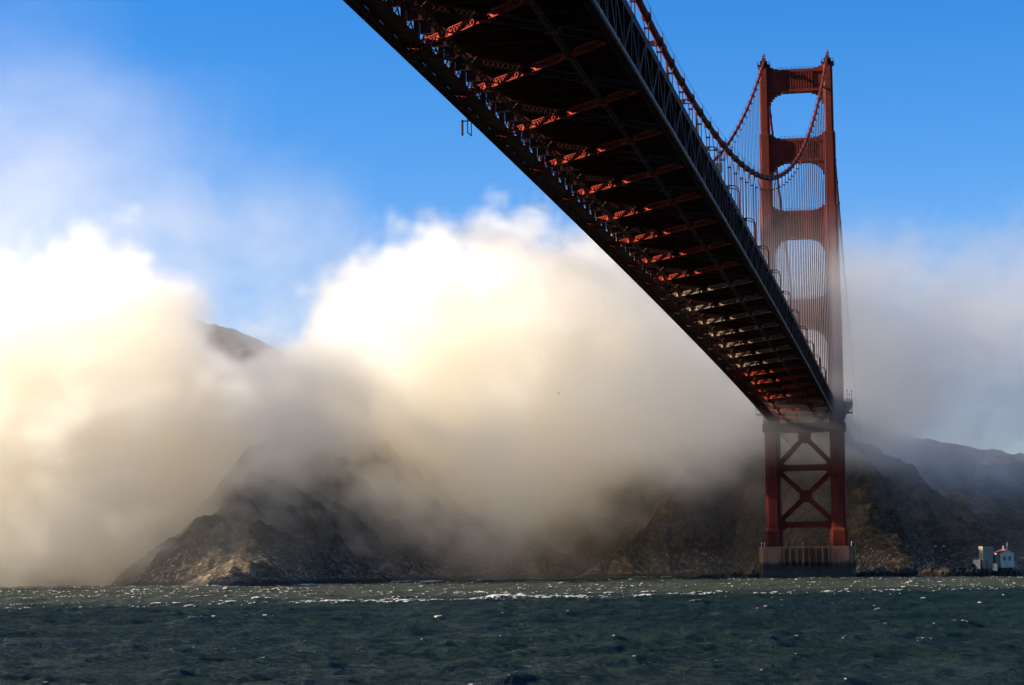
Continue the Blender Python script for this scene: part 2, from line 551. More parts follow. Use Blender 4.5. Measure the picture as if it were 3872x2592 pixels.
# portal struts with stepped haunches and vertical fluting
STR = [(212.4, 222.4, 2.0, 12.1, .9), (181.2, 191.4, 2.6, 11.6, 1.3), (147.4, 159.3, 3.1, 11.1, 1.5), (107.6, 120.3, 3.3, 10.9, 1.6)]
for zb, zt, hy, xi, hs_ in STR:
    mb = MB()
    out = [(-xi, zb - 5.2), (-xi + .9, zb - 5.2), (-xi + .9, zb - 3.3), (-xi + 1.7, zb - 3.3), (-xi + 1.7, zb - 2.2), (-xi + 2.6, zb - 1.3), (-xi + 3.7, zb - 1.3), (-xi + 3.7, zb - .7), (-xi + 5.4, zb - .7), (-xi + 5.4, zb)]
    right = [(-a, b) for a, b in out[::-1]]
    top = [(xi, zt + 2.2), (xi - .8, zt + 2.2), (xi - .8, zt + 1.2), (xi - 2.2, zt + 1.2), (xi - 2.2, zt + .55), (xi - 4.2, zt + .55), (xi - 4.2, zt), (-xi + 4.2, zt), (-xi + 4.2, zt + .55), (-xi + 2.2, zt + .55), (-xi + 2.2, zt + 1.2), (-xi + .8, zt + 1.2), (-xi + .8, zt + 2.2), (-xi, zt + 2.2)]
    # strips so that each face stays convex
    outline_b = out + right; outline_t = top[::-1]
    def zlow(x):
        x = abs(x)
        for lim, v in ((xi - 5.4, zb), (xi - 3.7, zb - .7), (xi - 2.6, zb - 1.3), (xi - 1.7, zb - 2.3), (xi - .9, zb - 3.4), (xi + 1, zb - 5.2)):
            if x < lim: return v
    def ztop(x):
        x = abs(x)
        for lim, v in ((xi - 4.2, zt), (xi - 2.2, zt + .55), (xi - .8, zt + 1.2), (xi + 1, zt + 2.2)):
            if x < lim: return v
    cuts = sorted({s_ * c for s_ in (-1, 1) for c in (xi - 5.4, xi - 3.7, xi - 2.6, xi - 1.7, xi - .9, xi - 4.2, xi - 2.2, xi - .8, xi + .05)})
    for a, b in zip(cuts[:-1], cuts[1:]):
        m_ = (a + b) / 2
        mb.box(a, b, -hy, hy, zlow(m_), ztop(m_))
    # fluting: raised ribs on both faces
    n = 12
    for k in range(n + 1):
        xx = -xi + 5.2 + (2 * xi - 10.4) * k / n
        for q in (-1, 1):
            mb.box(xx - .32, xx + .32, min(q * hy, q * (hy + .38)), max(q * hy, q * (hy + .38)), zb + 1.1, zt - 1.3)
    for q in (-1, 1):
        for za, zz in ((zb + .002, zb + 1.1), (zt - 1.3, zt - .002)):
            mb.box(-xi + .1, xi - .1, min(q * hy, q * (hy + .45)), max(q * hy, q * (hy + .45)), za, zz)
    mb.build('portal_strut', PAINT, tower)
    rl = MB()
    for q in (-hy + .2, hy - .2):
        rl.bar((-xi + 4.3, q, zt + 1.15), (xi - 4.3, q, zt + 1.15), .07, .07)
        rl.bar((-xi + 4.3, q, zt + .6), (xi - 4.3, q, zt + .6), .05, .05)
        for k in range(9):
            xx = -xi + 4.3 + (2 * xi - 8.6) * k / 8
            rl.box(xx - .05, xx + .05, q - .05, q + .05, zt, zt + 1.2)
    rl.build('strut_railing', PAINT_DARK, tower)
# lower bracing
def xbrace(z0, z1, hw, name, xi=11.0, hy=1.6):
    for s_ in (-1, 1):
        mb = MB()
        mb.bar((-xi * s_, 0, z0), (xi * s_, 0, z1), hw, hy * 2 + (.02 if s_ > 0 else 0), (0, 0, 1))
        mb.build(name, PAINT, tower)
xbrace(24.6, 45.4, 2.1, 'diagonal_brace'); xbrace(49.2, 72.0, 2.1, 'diagonal_brace')
for z0, z1 in ((21.5, 24.0), (46.0, 48.6)):
    mb = MB(); mb.box(-11.2, 11.2, -1.9, 1.9, z0, z1)
    for s_ in (-1, 1):
        mb.plate([(s_ * 11.2, z0 - 1.6), (s_ * 11.2, z1 + 1.6), (s_ * 8.2, z1 + .0), (s_ * 8.2, z0)], -1.93, 1.93)
    mb.build('cross_strut', PAINT, tower)
for z in (35.0, 60.6):
    mb = MB(); mb.plate([(-2.6, z - 1), (-1, z - 2.6), (1, z - 2.6), (2.6, z - 1), (2.6, z + 1), (1, z + 2.6), (-1, z + 2.6), (-2.6, z + 1)], -1.95, 1.95)
    mb.build('gusset', PAINT, tower)
mb = MB(); mb.box(-17.6, 17.6, -7.8, 7.8, 63.0, 66.2)
mb.build('deck_girder', PAINT_DARK, tower)
# balconies where the pavement runs round the legs
for s_ in (-1, 1):
    mb = MB()
    oct_ = [(16.6, -8.5), (18.8, -8.5), (20.9, -5.0), (20.9, 5.0), (18.8, 8.5), (16.6, 8.5)]
    o2 = [(16.6, -6.2), (17.4, -6.2), (18.2, -4.0), (18.2, 4.0), (17.4, 6.2), (16.6, 6.2)]
    fl = lambda P_: [(a * s_, b) for a, b in (P_ if s_ > 0 else P_[::-1])]
    mb.prism(fl(oct_), 73.9, 75.0)
    mb.prism(fl(o2), 70.4, 73.9, fl(oct_))
    mb.prism(fl([(16.6, -5), (16.9, -5), (16.9, 5), (16.6, 5)]), 67.4, 70.4, fl(o2[:1] + [(18.0, -5.6), (18.0, 5.6)] + o2[-1:]))
    for a, b in zip(oct_[:-1], oct_[1:]):
        for zz in (75.5, 76.2): mb.bar((a[0] * s_, a[1], zz), (b[0] * s_, b[1], zz), .08, .1)
        n = 12
        for k in range(n):
            px, py = a[0] + (b[0] - a[0]) * k / n, a[1] + (b[1] - a[1]) * k / n
            mb.box(px * s_ - .04, px * s_ + .04, py - .1, py + .1, 75.0, 76.2)
    # hanging access cradle under the edge
    for q in (-5, 5):
        mb.box(min(20.5 * s_, 20.65 * s_), max(20.5 * s_, 20.65 * s_), q - .08, q + .08, 70.9, 73.9)
    mb.box(min(17.6 * s_, 20.65 * s_), max(17.6 * s_, 20.65 * s_), -5.1, 5.1, 70.6, 70.85)
    mb.build('balcony', PAINT_DARK, tower)
mb = MB()
for (px, py, h) in ((18.9, -5.5, 80.2), (19.6, 2, 79.2), (20.7, -3.8, 80.0)):
    mb.tube([(px, py, 75), (px, py, h)], .11, 6); mb.box(px - .3, px + .3, py - .3, py + .3, h - .4, h)
mb.build('balcony_posts', PAINT_DARK, tower)
# ladders inside the third opening
for xx in (-10.4, 10.6):
    mb = MB()
    for q in (-.3, .3): mb.tube([(xx, q - 3.2, 159.4), (xx, q - 3.2, 172)], .06, 5)
    for k in range(22): mb.tube([(xx, -3.5, 160 + .55 * k), (xx, -2.9, 160 + .55 * k)], .04, 4)
    mb.build('access_ladder', PAINT_DARK, tower)

# ------------------------------------------------------------------ pier
pier = empty('bridge_pier', (0, 0, 0), label='stained concrete pier with vertical fluting standing in the water under the red tower', cat='bridge pier')
def oval(hx, hy, r, n=6):
    pts = []
    for (cx, cy_, a0) in ((hx - r, -hy + r, -90), (hx - r, hy - r, 0), (-hx + r, hy - r, 90), (-hx + r, -hy + r, 180)):
        for k in range(n + 1):
            a = math.radians(a0 + 90 * k / n)
            pts.append((cx + r * math.cos(a), cy_ + r * math.sin(a)))
    return pts
mb = MB()
for s_ in (-1, 1):
    P_ = [(p[0] * s_, p[1]) for p in oval(19.6, 9.5, 2.2) if p[0] > 10.7]
    P_ = [(10.7 * s_, -9.5)] + sorted([p for p in P_ if p[1] < 0], key=lambda p: (p[1], -p[0] * s_))[:0] + P_
    P_ = [(10.7 * s_, -9.5)] + [(p[0] * s_, p[1]) for p in oval(19.6, 9.5, 2.2) if p[0] > 10.7] + [(10.7 * s_, 9.5)]
    mb.prism(P_ if s_ > 0 else P_[::-1], 2.6, 12.9)
mb.box(-10.8, 10.8, -8.2, 8.2, 2.6, 12.9)
mb.box(-10.65, 10.65, -9.45, -8.1, 11.6, 12.85)
mb.prism(oval(20.0, 9.9, 2.4), 12.6, 13.35)
for k in range(8):
    xx = -9.6 + 2.75 * k
    mb.box(xx - .42, xx + .42, -10.25, -9.3, 4.9, 12.55)
mb.box(-10.6, 10.6, -10.2, -9.3, 3.4, 4.9)
for s_ in (-1, 1):
    mb.box(s_ * 14.4 - 3.9, s_ * 14.4 + 3.9, -10.3, -9.3, 2.4, 12.55)
for yy in (-5.4, -1.5, 2.4, 6.2):
    mb.tube([(-19.5, yy, 2.4), (-19.5, yy, 12.55)], .9, 10)
    mb.tube([(19.5, yy, 2.4), (19.5, yy, 12.55)], .9, 10)
mb.build('shaft', CONCRETE, pier)
mb = MB(); mb.prism(oval(20.3, 10.6, 2.6), -6, 3.6)
mb.build('footing', WET_CONC, pier)
mb = MB()
for a, b in (((-19.6, -9.5), (19.6, -9.5)), ((19.6, -9.5), (19.6, 9.5)), ((-19.6, 9.5), (-19.6, -9.5))):
    for zz in (13.9, 14.4): mb.bar((a[0], a[1], zz), (b[0], b[1], zz), .06, .06)
    for k in range(14):
        px, py = a[0] + (b[0] - a[0]) * k / 13, a[1] + (b[1] - a[1]) * k / 13
        mb.box(px - .05, px + .05, py - .05, py + .05, 13.35, 14.5)
mb.build('railing', PAINT_DARK, pier)
mb = MB()
for px in (-19.0, -17.8, 19.2):
    mb.tube([(px, -9.2, 13.3), (px, -9.2, 14.9)], .13, 6); mb.box(px - .25, px + .25, -9.45, -8.95, 14.8, 15.2)
mb.build('navigation_lights', WHITE, pier)

sg = empty('notice_board', (-1.6, -9.2, 13.35), label='small pale square notice board standing on the middle of the concrete pier', cat='sign')
mb = MB(); mb.box(-.55, .55, -.05, .05, .55, 1.65); mb.build('board', SIGN_FACE, sg)
mb = MB()
for q in (-.45, .45): mb.box(q - .05, q + .05, .051, .13, 0, 1.6)
mb.build('posts', STEEL, sg)

# ------------------------------------------------------------------ street lamps on the east pavement
def lamp_parts(root):
    mb = MB()
    mb.box(-.28, .28, -.28, .28, 0, .5)
    mb.tube([(0, 0, .5), (0, 0, 7.4)], [.22, .17], 8)
    mb.build('pole', PAINT_DARK, root)
    mb = MB()
    arc = [(0, 0, 7.2)] + [(-1.35 + 1.35 * math.cos(a), 0, 7.4 + 1.35 * math.sin(a)) for a in np.linspace(0, math.pi / 2, 7)] + [(-2.3, 0, 8.78)]
    mb.tube(arc, .13, 6)
    arc = [(-.05, 0, 6.6)] + [(-1.25 + 1.2 * math.cos(a), 0, 7.0 + 1.05 * math.sin(a)) for a in np.linspace(0, math.pi / 2, 7)] + [(-2.2, 0, 8.1)]
    mb.tube(arc, .11, 6)
    mb.build('arm', PAINT_DARK, root)
    mb = MB()
    mb.quadbox([(-3.7, -.28, 8.30), (-1.95, -.32, 8.00), (-1.95, .32, 8.00), (-3.7, .28, 8.30), (-3.75, -.22, 8.72), (-1.9, -.26, 8.95), (-1.9, .26, 8.95), (-3.75, .22, 8.72)])
    hd = mb.build('lamp_head', PAINT_DARK, root)
    mb = MB(); mb.quadbox([(-3.6, -.24, 8.05), (-2.5, -.26, 7.86), (-2.5, .26, 7.86), (-3.6, .24, 8.05), (-3.62, -.24, 8.28), (-2.45, -.28, 8.08), (-2.45, .28, 8.08), (-3.62, .24, 8.28)])
    mb.build('lens', LAMP_GLASS, hd)
LY = [-73.5 - 45.72 * k for k in range(13)]
words = ['farthest street lamp, the one nearest the red tower', 'second street lamp out from the tower', 'third street lamp out from the tower', 'fourth street lamp out from the tower',
         'fifth street lamp out from the tower', 'sixth street lamp out from the tower', 'seventh street lamp out from the tower', 'eighth street lamp out from the tower', 'ninth street lamp out from the tower, seen against suspender ropes',
         'curved street lamp seen just below where the two cables nearly meet the deck', 'street lamp with a grey sign panel fixed to its pole', 'street lamp half hidden behind the dark near cable',
         'nearest street lamp, tangled with the near cable at the top of the picture']
lamp0 = empty('street_lamp', (12.9, LY[0], zl(LY[0]) + 7.85))
lamp_parts(lamp0)
def copytree(o, parent=None):
    c = o.copy(); COL.objects.link(c)
    if parent: c.parent = parent
    for ch in list(o.children): copytree(ch, c)
    return c
for k, y in enumerate(LY):
    o = lamp0 if k == 0 else copytree(lamp0)
    o.location = (12.9, y, zl(y) + 7.85)
    tag(o, words[k], 'street lamp', 'street lamps along the bridge pavement')

# sign panel on the lamp at -530.7
ysg = LY[10]; zs = zl(ysg) + 7.85
sp = empty('sign_panel', (12.9, ysg - .25, zs + 4.3), label='grey rectangular road sign panel seen from behind on a lamp pole above the deck', cat='sign')
mb = MB(); mb.box(-1.1, .55, -.04, .04, -.9, 1.2); mb.build('panel', SIGN_FACE, sp)
mb = MB()
for zz in (-.6, -.1, .4, .9): mb.box(-1.05, .5, -.11, -.045, zz - .06, zz + .06)
for xx in (-.7, .0): mb.box(xx - .06, xx + .06, -.10, -.042, -.85, 1.15)
mb.build('rear_battens', SIGN_INK, sp)

# inspection cage hanging from the west chord
cg = empty('hanging_scaffold', (-14.7, -645, zl(-645)), label='thin dark scaffold frame hanging below the left edge of the bridge deck', cat='scaffold')
mb = MB()
for yy in (-1.6, 1.2): mb.box(-.07, .07, yy - .07, yy + .07, -1.7, .5)
mb.box(-.06, .06, -1.6, 1.2, -1.72, -1.6)
mb.build('frame', PAINT_DARK, cg)
mb = MB(); mb.box(-1.25, -1.0, -.15, .15, -1.8, .6); mb.box(-1.3, .3, -.12, .12, .35, .5)
mb.build('post', PAINT_DARK, cg)
cg2 = empty('hanging_scaffold', (-14.9, -20, zl(-20)), label='tiny hanging access frame below the deck beside the left tower leg', cat='scaffold')
mb = MB(); mb.box(-1.4, 0, -.5, .5, -1.2, -1.0); mb.box(-1.4, -1.25, -.5, .5, -1.0, .4); mb.box(-.1, .05, -.5, .5, -1.0, .1); mb.build('frame', PAINT_DARK, cg2)

# ------------------------------------------------------------------ numpy noise
def vnoise(x, y, seed=0):
    xi, yi = np.floor(x).astype(np.int64), np.floor(y).astype(np.int64)
    fx, fy = x - xi, y - yi
    fx = fx * fx * (3 - 2 * fx); fy = fy * fy * (3 - 2 * fy)
    def h(a, b):
        v = (a * 374761393 + b * 668265263 + seed * 974711) & 0x7fffffff
        v = ((v ^ (v >> 13)) * 1274126177) & 0x7fffffff
        return ((v ^ (v >> 16)) & 0xffff) / 65535.0
    return (h(xi, yi) * (1 - fx) + h(xi + 1, yi) * fx) * (1 - fy) + (h(xi, yi + 1) * (1 - fx) + h(xi + 1, yi + 1) * fx) * fy
def fbm(x, y, sc, oc=5, seed=0, ridged=False):
    v = 0; a = .5; s_ = 0
    for k in range(oc):
        n = vnoise(x / sc + 13.7 * k, y / sc - 7.3 * k, seed + k)
        if ridged: n = 1 - abs(2 * n - 1)
        v = v + a * n; s_ += a; a *= .5; sc *= .5
    return v / s_
def grid_mesh(name, Xg, Yg, Zg, mat, wrap=False, smooth=True):
    nr, nc = Xg.shape
    me = bpy.data.meshes.new(name)
    co = np.stack([Xg, Yg, Zg], -1).reshape(-1, 3).astype(np.float32)
    i = np.arange(nr * nc).reshape(nr, nc)
    j = np.roll(i, -1, 1) if wrap else None
    if wrap: a, b, c, d = i[:-1], j[:-1], j[1:], i[1:]
    else: a, b, c, d = i[:-1, :-1], i[:-1, 1:], i[1:, 1:], i[1:, :-1]
    f = np.stack([a, b, c, d], -1).reshape(-1, 4)
    me.vertices.add(len(co)); me.vertices.foreach_set('co', co.ravel())
    me.loops.add(f.size); me.loops.foreach_set('vertex_index', f.ravel().astype(np.int32))
    me.polygons.add(len(f)); me.polygons.foreach_set('loop_start', np.arange(0, f.size, 4, dtype=np.int32))
    me.polygons.foreach_set('use_smooth', np.full(len(f), smooth))
    me.update(calc_edges=True)
    o = bpy.data.objects.new(name, me); COL.objects.link(o); me.materials.append(mat)
    return o

# ------------------------------------------------------------------ hills
RIDGES = [
    ([(-196, -205, 0), (-202, -180, 10), (-213, -140, 22), (-231, -88, 35), (-246, 23, 64), (-262, 185, 104), (-287, 439, 152)], .80, 1),
    ([(-214, -111, 1), (-221, -50, 17), (-233, 50, 37), (-250, 191, 70)], .75, 1),
    ([(-190, 60, 2), (-205, 110, 26), (-225, 180, 55), (-240, 300, 95)], .8, 1),
    ([(-400, 60, 60), (-480, 140, 100)], .5, .8),
    ([(-813, 1214, 284), (-740, 1221, 283), (-693, 1205, 268), (-666, 1204, 261), (-647, 1199, 256), (-626, 1196, 245), (-606, 1192, 233), (-588, 1187, 223), (-513, 1156, 176), (-350, 1100, 90)], .5, .35),
    ([(-355, 330, 90), (-280, 330, 112), (-198, 335, 110), (-112, 345, 105), (-42, 350, 97), (40, 330, 60)], .82, 1),
    ([(-112, 168, 3), (-107, 168, 16), (-93, 185, 27), (-81, 202, 36), (-74, 238, 48), (-59, 305, 67), (-42, 376, 94)], 1.15, 1),
    ([(48, 29, 1), (38, 69, 15), (27, 109, 31), (17, 159, 50), (-3, 249, 79), (-30, 327, 92)], 1.35, 1),
    ([(-15, 928, 128), (33, 929, 113), (55, 919, 106), (80, 909, 100), (109, 879, 96), (128, 858, 90), (192, 824, 72), (420, 800, 40)], .30, .5),
    ([(38, 329, 32), (60, 479, 50), (101, 529, 56), (155, 576, 58), (330, 640, 50)], .3, .7),
    ([(30, 90, 10), (45, 60, 8), (57, 40, 7), (66, 15, 3.5)], .8, .5),
]
def terrain(x, y):
    wx = x + 14 * (fbm(x, y, 60, 3, 5) - .5); wy = y + 14 * (fbm(x, y, 60, 3, 9) - .5)
    h = np.full(x.shape, -60.0)
    for pts, sl_, rf in RIDGES:
        hh = np.full(x.shape, -200.0)
        for (ax, ay, az), (bx, by, bz) in zip(pts[:-1], pts[1:]):
            dx, dy = bx - ax, by - ay
            t = np.clip(((wx - ax) * dx + (wy - ay) * dy) / (dx * dx + dy * dy), 0, 1)
            d = np.hypot(wx - ax - t * dx, wy - ay - t * dy)
            z = az + t * (bz - az)
            hh = np.maximum(hh, z + 2 * rf - sl_ * (np.sqrt(d * d + 25) - 5) - 2)
        # gullies and crags grow away from the crest
        h = np.maximum(h, hh)
    land = np.clip((h + 8) / 25, 0, 1)
    g = fbm(x, y, 55, 5, 21, True) - .6
    g2 = fbm(x, y, 14, 5, 31, True) - .6
    g3 = fbm(x + y * .25, y * .3, 24, 4, 61, True) - .6
    h = h + land * (g * 15 + g3 * 13 + g2 * 6 + (fbm(x, y, 5, 4, 41) - .5) * 3.0) * np.where(y > 850, .45, 1.0)
    return np.maximum(h, -8 - 0 * h)
az = np.linspace(-.62, .30, 760)
rr = np.concatenate([np.linspace(690, 1500, 520), np.linspace(1503, 2800, 230)])
A_, R_ = np.meshgrid(az, rr)
Xt, Yt = CAM[0] + R_ * np.sin(A_), CAM[1] + R_ * np.cos(A_)
Zt = terrain(Xt, Yt)
Zt[0] = -8; Zt[-1] = np.minimum(Zt[-1], 60)
m, t, b = material('hillside', (.1, .08, .05), .95, spec=.1)
geo = t.nodes.new('ShaderNodeNewGeometry')
pos, nor = geo.outputs['Position'], geo.outputs['Normal']
n1 = tex(t, pos, .06, 8, .65); n2 = tex(t, pos, .35, 6, .7); n3 = tex(t, mapping(t, pos, (1, 1, .35)), .9, 5, .7)
sep = t.nodes.new('ShaderNodeSeparateXYZ'); t.links.new(pos, sep.inputs[0])
sepn = t.nodes.new('ShaderNodeSeparateXYZ'); t.links.new(nor, sepn.inputs[0])
zx = X(t, sep.outputs[2]); nz_ = X(t, sepn.outputs[2])
scrub = mixc(t, n2.sstep(.42, .62), (.030, .025, .015), (.085, .054, .026))
grass = mixc(t, n3.sstep(.4, .65), (.10, .064, .028), (.17, .11, .05))
soil = mixc(t, (n1 * .6 + n2 * .4).sstep(.46, .58), scrub, grass)
rock = mixc(t, n3.sstep(.45, .62), (.035, .028, .021), (.12, .092, .062))
steep = (.70 - nz_ + (n2 - .5) * .5).sstep(-.02, .16)
lowr = (34.0 - zx + (n1 - .5) * 50).sstep(0, 22)
col = mixc(t, (steep * .85).max(lowr * .8 * (steep + .25).min(1.0)), soil, rock)
guano = (n2 * .5 + n3 * .5 + (26.0 - zx) * .004).sstep(.59, .68) * (22.0 - zx).sstep(0, 12)
col = mixc(t, guano * .7, col, (.42, .36, .27))
wet = (2.6 - zx + (n2 - .5) * 3).sstep(0, 1.5)
col = mixc(t, wet * .85, col, (.018, .016, .013))
t.links.new(col, b.inputs['Base Color'])
bp = t.nodes.new('ShaderNodeBump'); bp.inputs['Strength'].default_value = 1; bp.inputs['Distance'].default_value = 2.0
t.links.new((n3 * .6 + n2).s, bp.inputs['Height']); t.links.new(bp.outputs[0], b.inputs['Normal'])
HILL = m
hills = grid_mesh('hills', Xt, Yt, Zt, HILL)
tag(hills, kind='structure')

# ------------------------------------------------------------------ rocks at the waterline
def rock_mesh(name, cx, cy_, pts, seed, label, n=40, mat=HILL, z0=-1.5):
    """a rough rock: height from several overlapping cones (x, y, radius, height) plus ridged noise"""
    xs = [p[0] for p in pts]; ys_ = [p[1] for p in pts]; r = max(p[2] for p in pts)
    gx = np.linspace(min(xs) - r, max(xs) + r, n * 2); gy = np.linspace(min(ys_) - r, max(ys_) + r, n)
    GX, GY = np.meshgrid(gx, gy)
    H = np.full(GX.shape, -4.0)
    for px, py, pr, ph in pts:
        d = np.hypot(GX - px, GY - py) / pr
        H = np.maximum(H, ph * (1 - d ** 1.7) * 1.05 - .2)
    H = H + (fbm(GX, GY, 3.0, 5, seed, True) - .6) * 3.0 * np.clip((H + 2) / 3, 0, 1)
    H = np.maximum(H, -4)
    o = grid_mesh(name, GX - cx, GY - cy_, H, mat, smooth=False)
    o.location = (cx, cy_, 0)
    return tag(o, label, 'rock')
rock_mesh('sea_rock', -32, -2, [(-24, -4, 5, 3.4), (-31, -2, 6, 2.4), (-39, 2, 7, 1.8), (-47, 6, 6, 1.2)], 3, 'low pale sunlit rocks trailing into the water left of the bridge pier')
rock_mesh('sea_rock', 28, -2, [(25, 0, 5, 3.0), (31, -1, 5, 4.2), (37, 2, 6, 2.6)], 8, 'dark rocks just right of the concrete pier at the waterline')
rock_mesh('sea_rock', 75, -44, [(64, -42, 6, 3.6), (69, -44, 6, 4.6), (74, -43, 7, 4.6), (80, -44, 6, 4.0), (84, -45, 5, 3.4)], 12, 'reddish brown rock islet carrying the small white station buildings', n=60)
rock_mesh('sea_rock', 58, -8, [(50, 0, 8, 4), (58, -8, 7, 3.6), (44, 6, 7, 5), (64, -16, 6, 3.5)], 17, 'dark low rocks along the shore between the pier and the white station')

# ------------------------------------------------------------------ fog signal station
st = empty('signal_house', (81.2, -43.5, 3.4), label='small white gabled station house with two dark windows on the rock islet', cat='house')
mb = MB()
mb.plate([(-2.3, 0), (3.3, 0), (3.3, 6.0), (.7, 7.2), (-1.6, 6.6), (-2.3, 6.0)], -2.5, 3.5); w0 = mb.build('wall', WHITEWALL, st)
mb = MB()
mb.bar((-2.6, .5, 6.1), (.8, .5, 7.5), 6.4, .22, (0, 1, 0)); mb.bar((.7, .5, 7.5), (3.6, .5, 6.1), 6.4, .22, (0, 1, 0)); ro = mb.build('roof', REDROOF, st)
mb = MB(); mb.box(.2, 1.1, .2, 1.1, 7.0, 8.9); mb.build('chimney', CREAMWALL, ro)
mb = MB(); mb.tube([(1.7, 0, 6.5), (1.7, 0, 10.4)], .07, 5); mb.build('mast', WHITE, ro)
for xx in (-.9, 1.4):
    mb = MB(); mb.box(xx - .5, xx + .5, -2.56, -2.45, 2.9, 4.6); mb.build('window', DARKGLASS, st)
mb = MB(); mb.box(-4.1, -2.35, -1.2, 2.6, 0, 5.4); mb.build('side_wing', CREAMWALL, st)
mb = MB(); mb.box(3.35, 5.2, -1.5, 2.5, -.5, 2.6); mb.build('lean_to', CREAMWALL, st)
st.rotation_euler = (0, 0, math.radians(24))
tw = empty('signal_tower', (74.2, -46, 3.2), label='squat weathered plaster tower with flat parapet on the rock islet', cat='tower')
tw.rotation_euler = (0, 0, math.radians(20))
mb = MB(); mb.box(-2.1, 2.1, -2.1, 2.1, 0, 7.6); mb.build('wall', CREAMWALL, tw)
mb = MB(); mb.box(-2.0 - .25, 2.25, -2.25, 2.25, 7.6, 8.9); mb.build('parapet', CREAMWALL, tw)
mb = MB(); mb.box(-1.1, -.2, -2.18, -2.05, .3, 3.4); mb.build('door', DARKGLASS, tw)
wl_ = MB(); wl_.quadbox([(69.2, -44.0, 3.2), (71.6, -49.0, 3.2), (72.0, -48.7, 3.2), (69.7, -43.7, 3.2), (69.0, -44.0, 6.8), (71.6, -49.0, 6.8), (72.0, -48.7, 6.8), (69.5, -43.7, 6.8)])
wl_.build('retaining_wall', WHITEWALL, loc=(71, -45, 3.2), label='low white wall lit by the sun just left of the squat tower', cat='wall')
wl_ = MB(); wl_.quadbox([(76.2, -46.6, 2.4), (78.2, -50.2, 2.2), (78.6, -49.9, 2.4), (76.7, -46.3, 2.4), (76.2, -46.6, 5.2), (78.2, -50.2, 5.2), (78.6, -49.9, 5.2), (76.7, -46.3, 5.2)])
wl_.build('retaining_wall', WHITEWALL, loc=(77.4, -47, 2.4), label='low sunlit white wall between the squat tower and the gabled house', cat='wall')
for i, (px, lb) in enumerate(((54.2, 'left of two thin mast lights on the dark shore behind the station'), (57.7, 'right of two thin mast lights on the dark shore, nearer the station'))):
    o = empty('mast_light', (px, -12, 3.5), label=lb, cat='mast light', group='mast lights on the shore')
    mb = MB(); mb.tube([(0, 0, 0), (0, 0, 9.0)], .05, 5); mb.build('mast', PAINT_DARK, o)
    mb = MB(); mb.box(-.5, .5, -.2, .2, 9.0, 9.3); mb.build('lamp', WHITE, o)

# ------------------------------------------------------------------ gulls
def gull(loc, rz, flap, label):
    mb = MB()
    n = 12
    mb.tube([(0, -.35, .02), (0, -.28, .02), (0, -.1, 0), (0, .15, 0), (0, .3, .03), (0, .38, .05), (0, .46, .03)], [.02, .05, .11, .1, .055, .06, .015], 8)
    for s_ in (-1, 1):
        w_ = [(0, .12, .04), (s_ * .35, .16, .04 + flap * .2), (s_ * .8, .02, .04 + flap * .12), (s_ * .78, -.04, .03 + flap * .12), (s_ * .35, -.06, .02 + flap * .2), (0, -.1, .02)]
        b0 = len(mb.v); mb.v += w_ + [(a, b_, c - .02) for a, b_, c in w_]
        mb.f += [(b0, b0 + 1, b0 + 4, b0 + 5), (b0 + 1, b0 + 2, b0 + 3, b0 + 4), (b0 + 11, b0 + 10, b0 + 7, b0 + 6), (b0 + 10, b0 + 9, b0 + 8, b0 + 7)]
    o = mb.build('gull', FEATHER, label=label, cat='bird')
    o.location = loc; o.rotation_euler = (0, 0, rz)
gull((-78, -181, 68), 1.2, 1, 'lower left of two small gulls flying in front of the fog')
gull((-49, -177, 76), .3, -1, 'upper right of two small gulls flying in front of the fog')

# ------------------------------------------------------------------ water
def ocean(N, L, wind, wdir, seed, rms, cut):
    rng = np.random.default_rng(seed)
    k = np.fft.fftfreq(N, L / N) * 2 * np.pi
    KX, KY = np.meshgrid(k, k); K = np.hypot(KX, KY); K[0, 0] = 1e-6
    Lw = wind ** 2 / 9.81
    P = np.exp(-1 / (K * Lw) ** 2) / K ** 4 * ((KX * math.cos(wdir) + KY * math.sin(wdir)) / K) ** 2 * np.exp(-(K * cut) ** 2)
    P += .12 * np.exp(-1 / (K * Lw) ** 2) / K ** 4 * np.exp(-(K * cut) ** 2)
    P[0, 0] = 0
    H = np.sqrt(P) * (rng.normal(size=(N, N)) + 1j * rng.normal(size=(N, N)))
    h = np.fft.ifft2(H).real; s_ = rms / h.std(); h *= s_
    dx = np.fft.ifft2(-1j * KX / K * H).real * s_; dy = np.fft.ifft2(-1j * KY / K * H).real * s_
    jxx = np.fft.ifft2(KX * KX / K * H).real * s_; jyy = np.fft.ifft2(KY * KY / K * H).real * s_
    return h, dx, dy, jxx + jyy
def sample(F, L, x, y):
    N = F.shape[0]; u = (x / L * N) % N; v = (y / L * N) % N
    i, j = u.astype(int), v.astype(int); fu, fv = u - i, v - j; i2, j2 = (i + 1) % N, (j + 1) % N
    return (F[j, i] * (1 - fu) + F[j, i2] * fu) * (1 - fv) + (F[j2, i] * (1 - fu) + F[j2, i2] * fu) * fv
fine = np.arange(-.46, .10, .00052)
coarse = np.linspace(.10, 2 * math.pi - .46, 90)[:-1]
az = np.concatenate([fine, coarse])
rr = [.05, 2.0]
while rr[-1] < 1300: rr.append(rr[-1] + max(.55 if rr[-1] < 95 else .30, .0021 * rr[-1]) * (6 if rr[-1] < 80 else 1))
while rr[-1] < 14000: rr.append(rr[-1] * 1.06)
rr = np.array(rr)
A_, R_ = np.meshgrid(az, rr)
Xw, Yw = CAM[0] + R_ * np.sin(A_), CAM[1] + R_ * np.cos(A_)
isf = (np.arange(len(az)) < len(fine))[None, :] & (R_ < 1300)
h1 = ocean(512, 173.0, 5.6, math.radians(-25), 1, .19, .12)
h2 = ocean(512, 61.0, 3.2, math.radians(15), 2, .07, .025)
ca, sa = math.cos(.6), math.sin(.6)
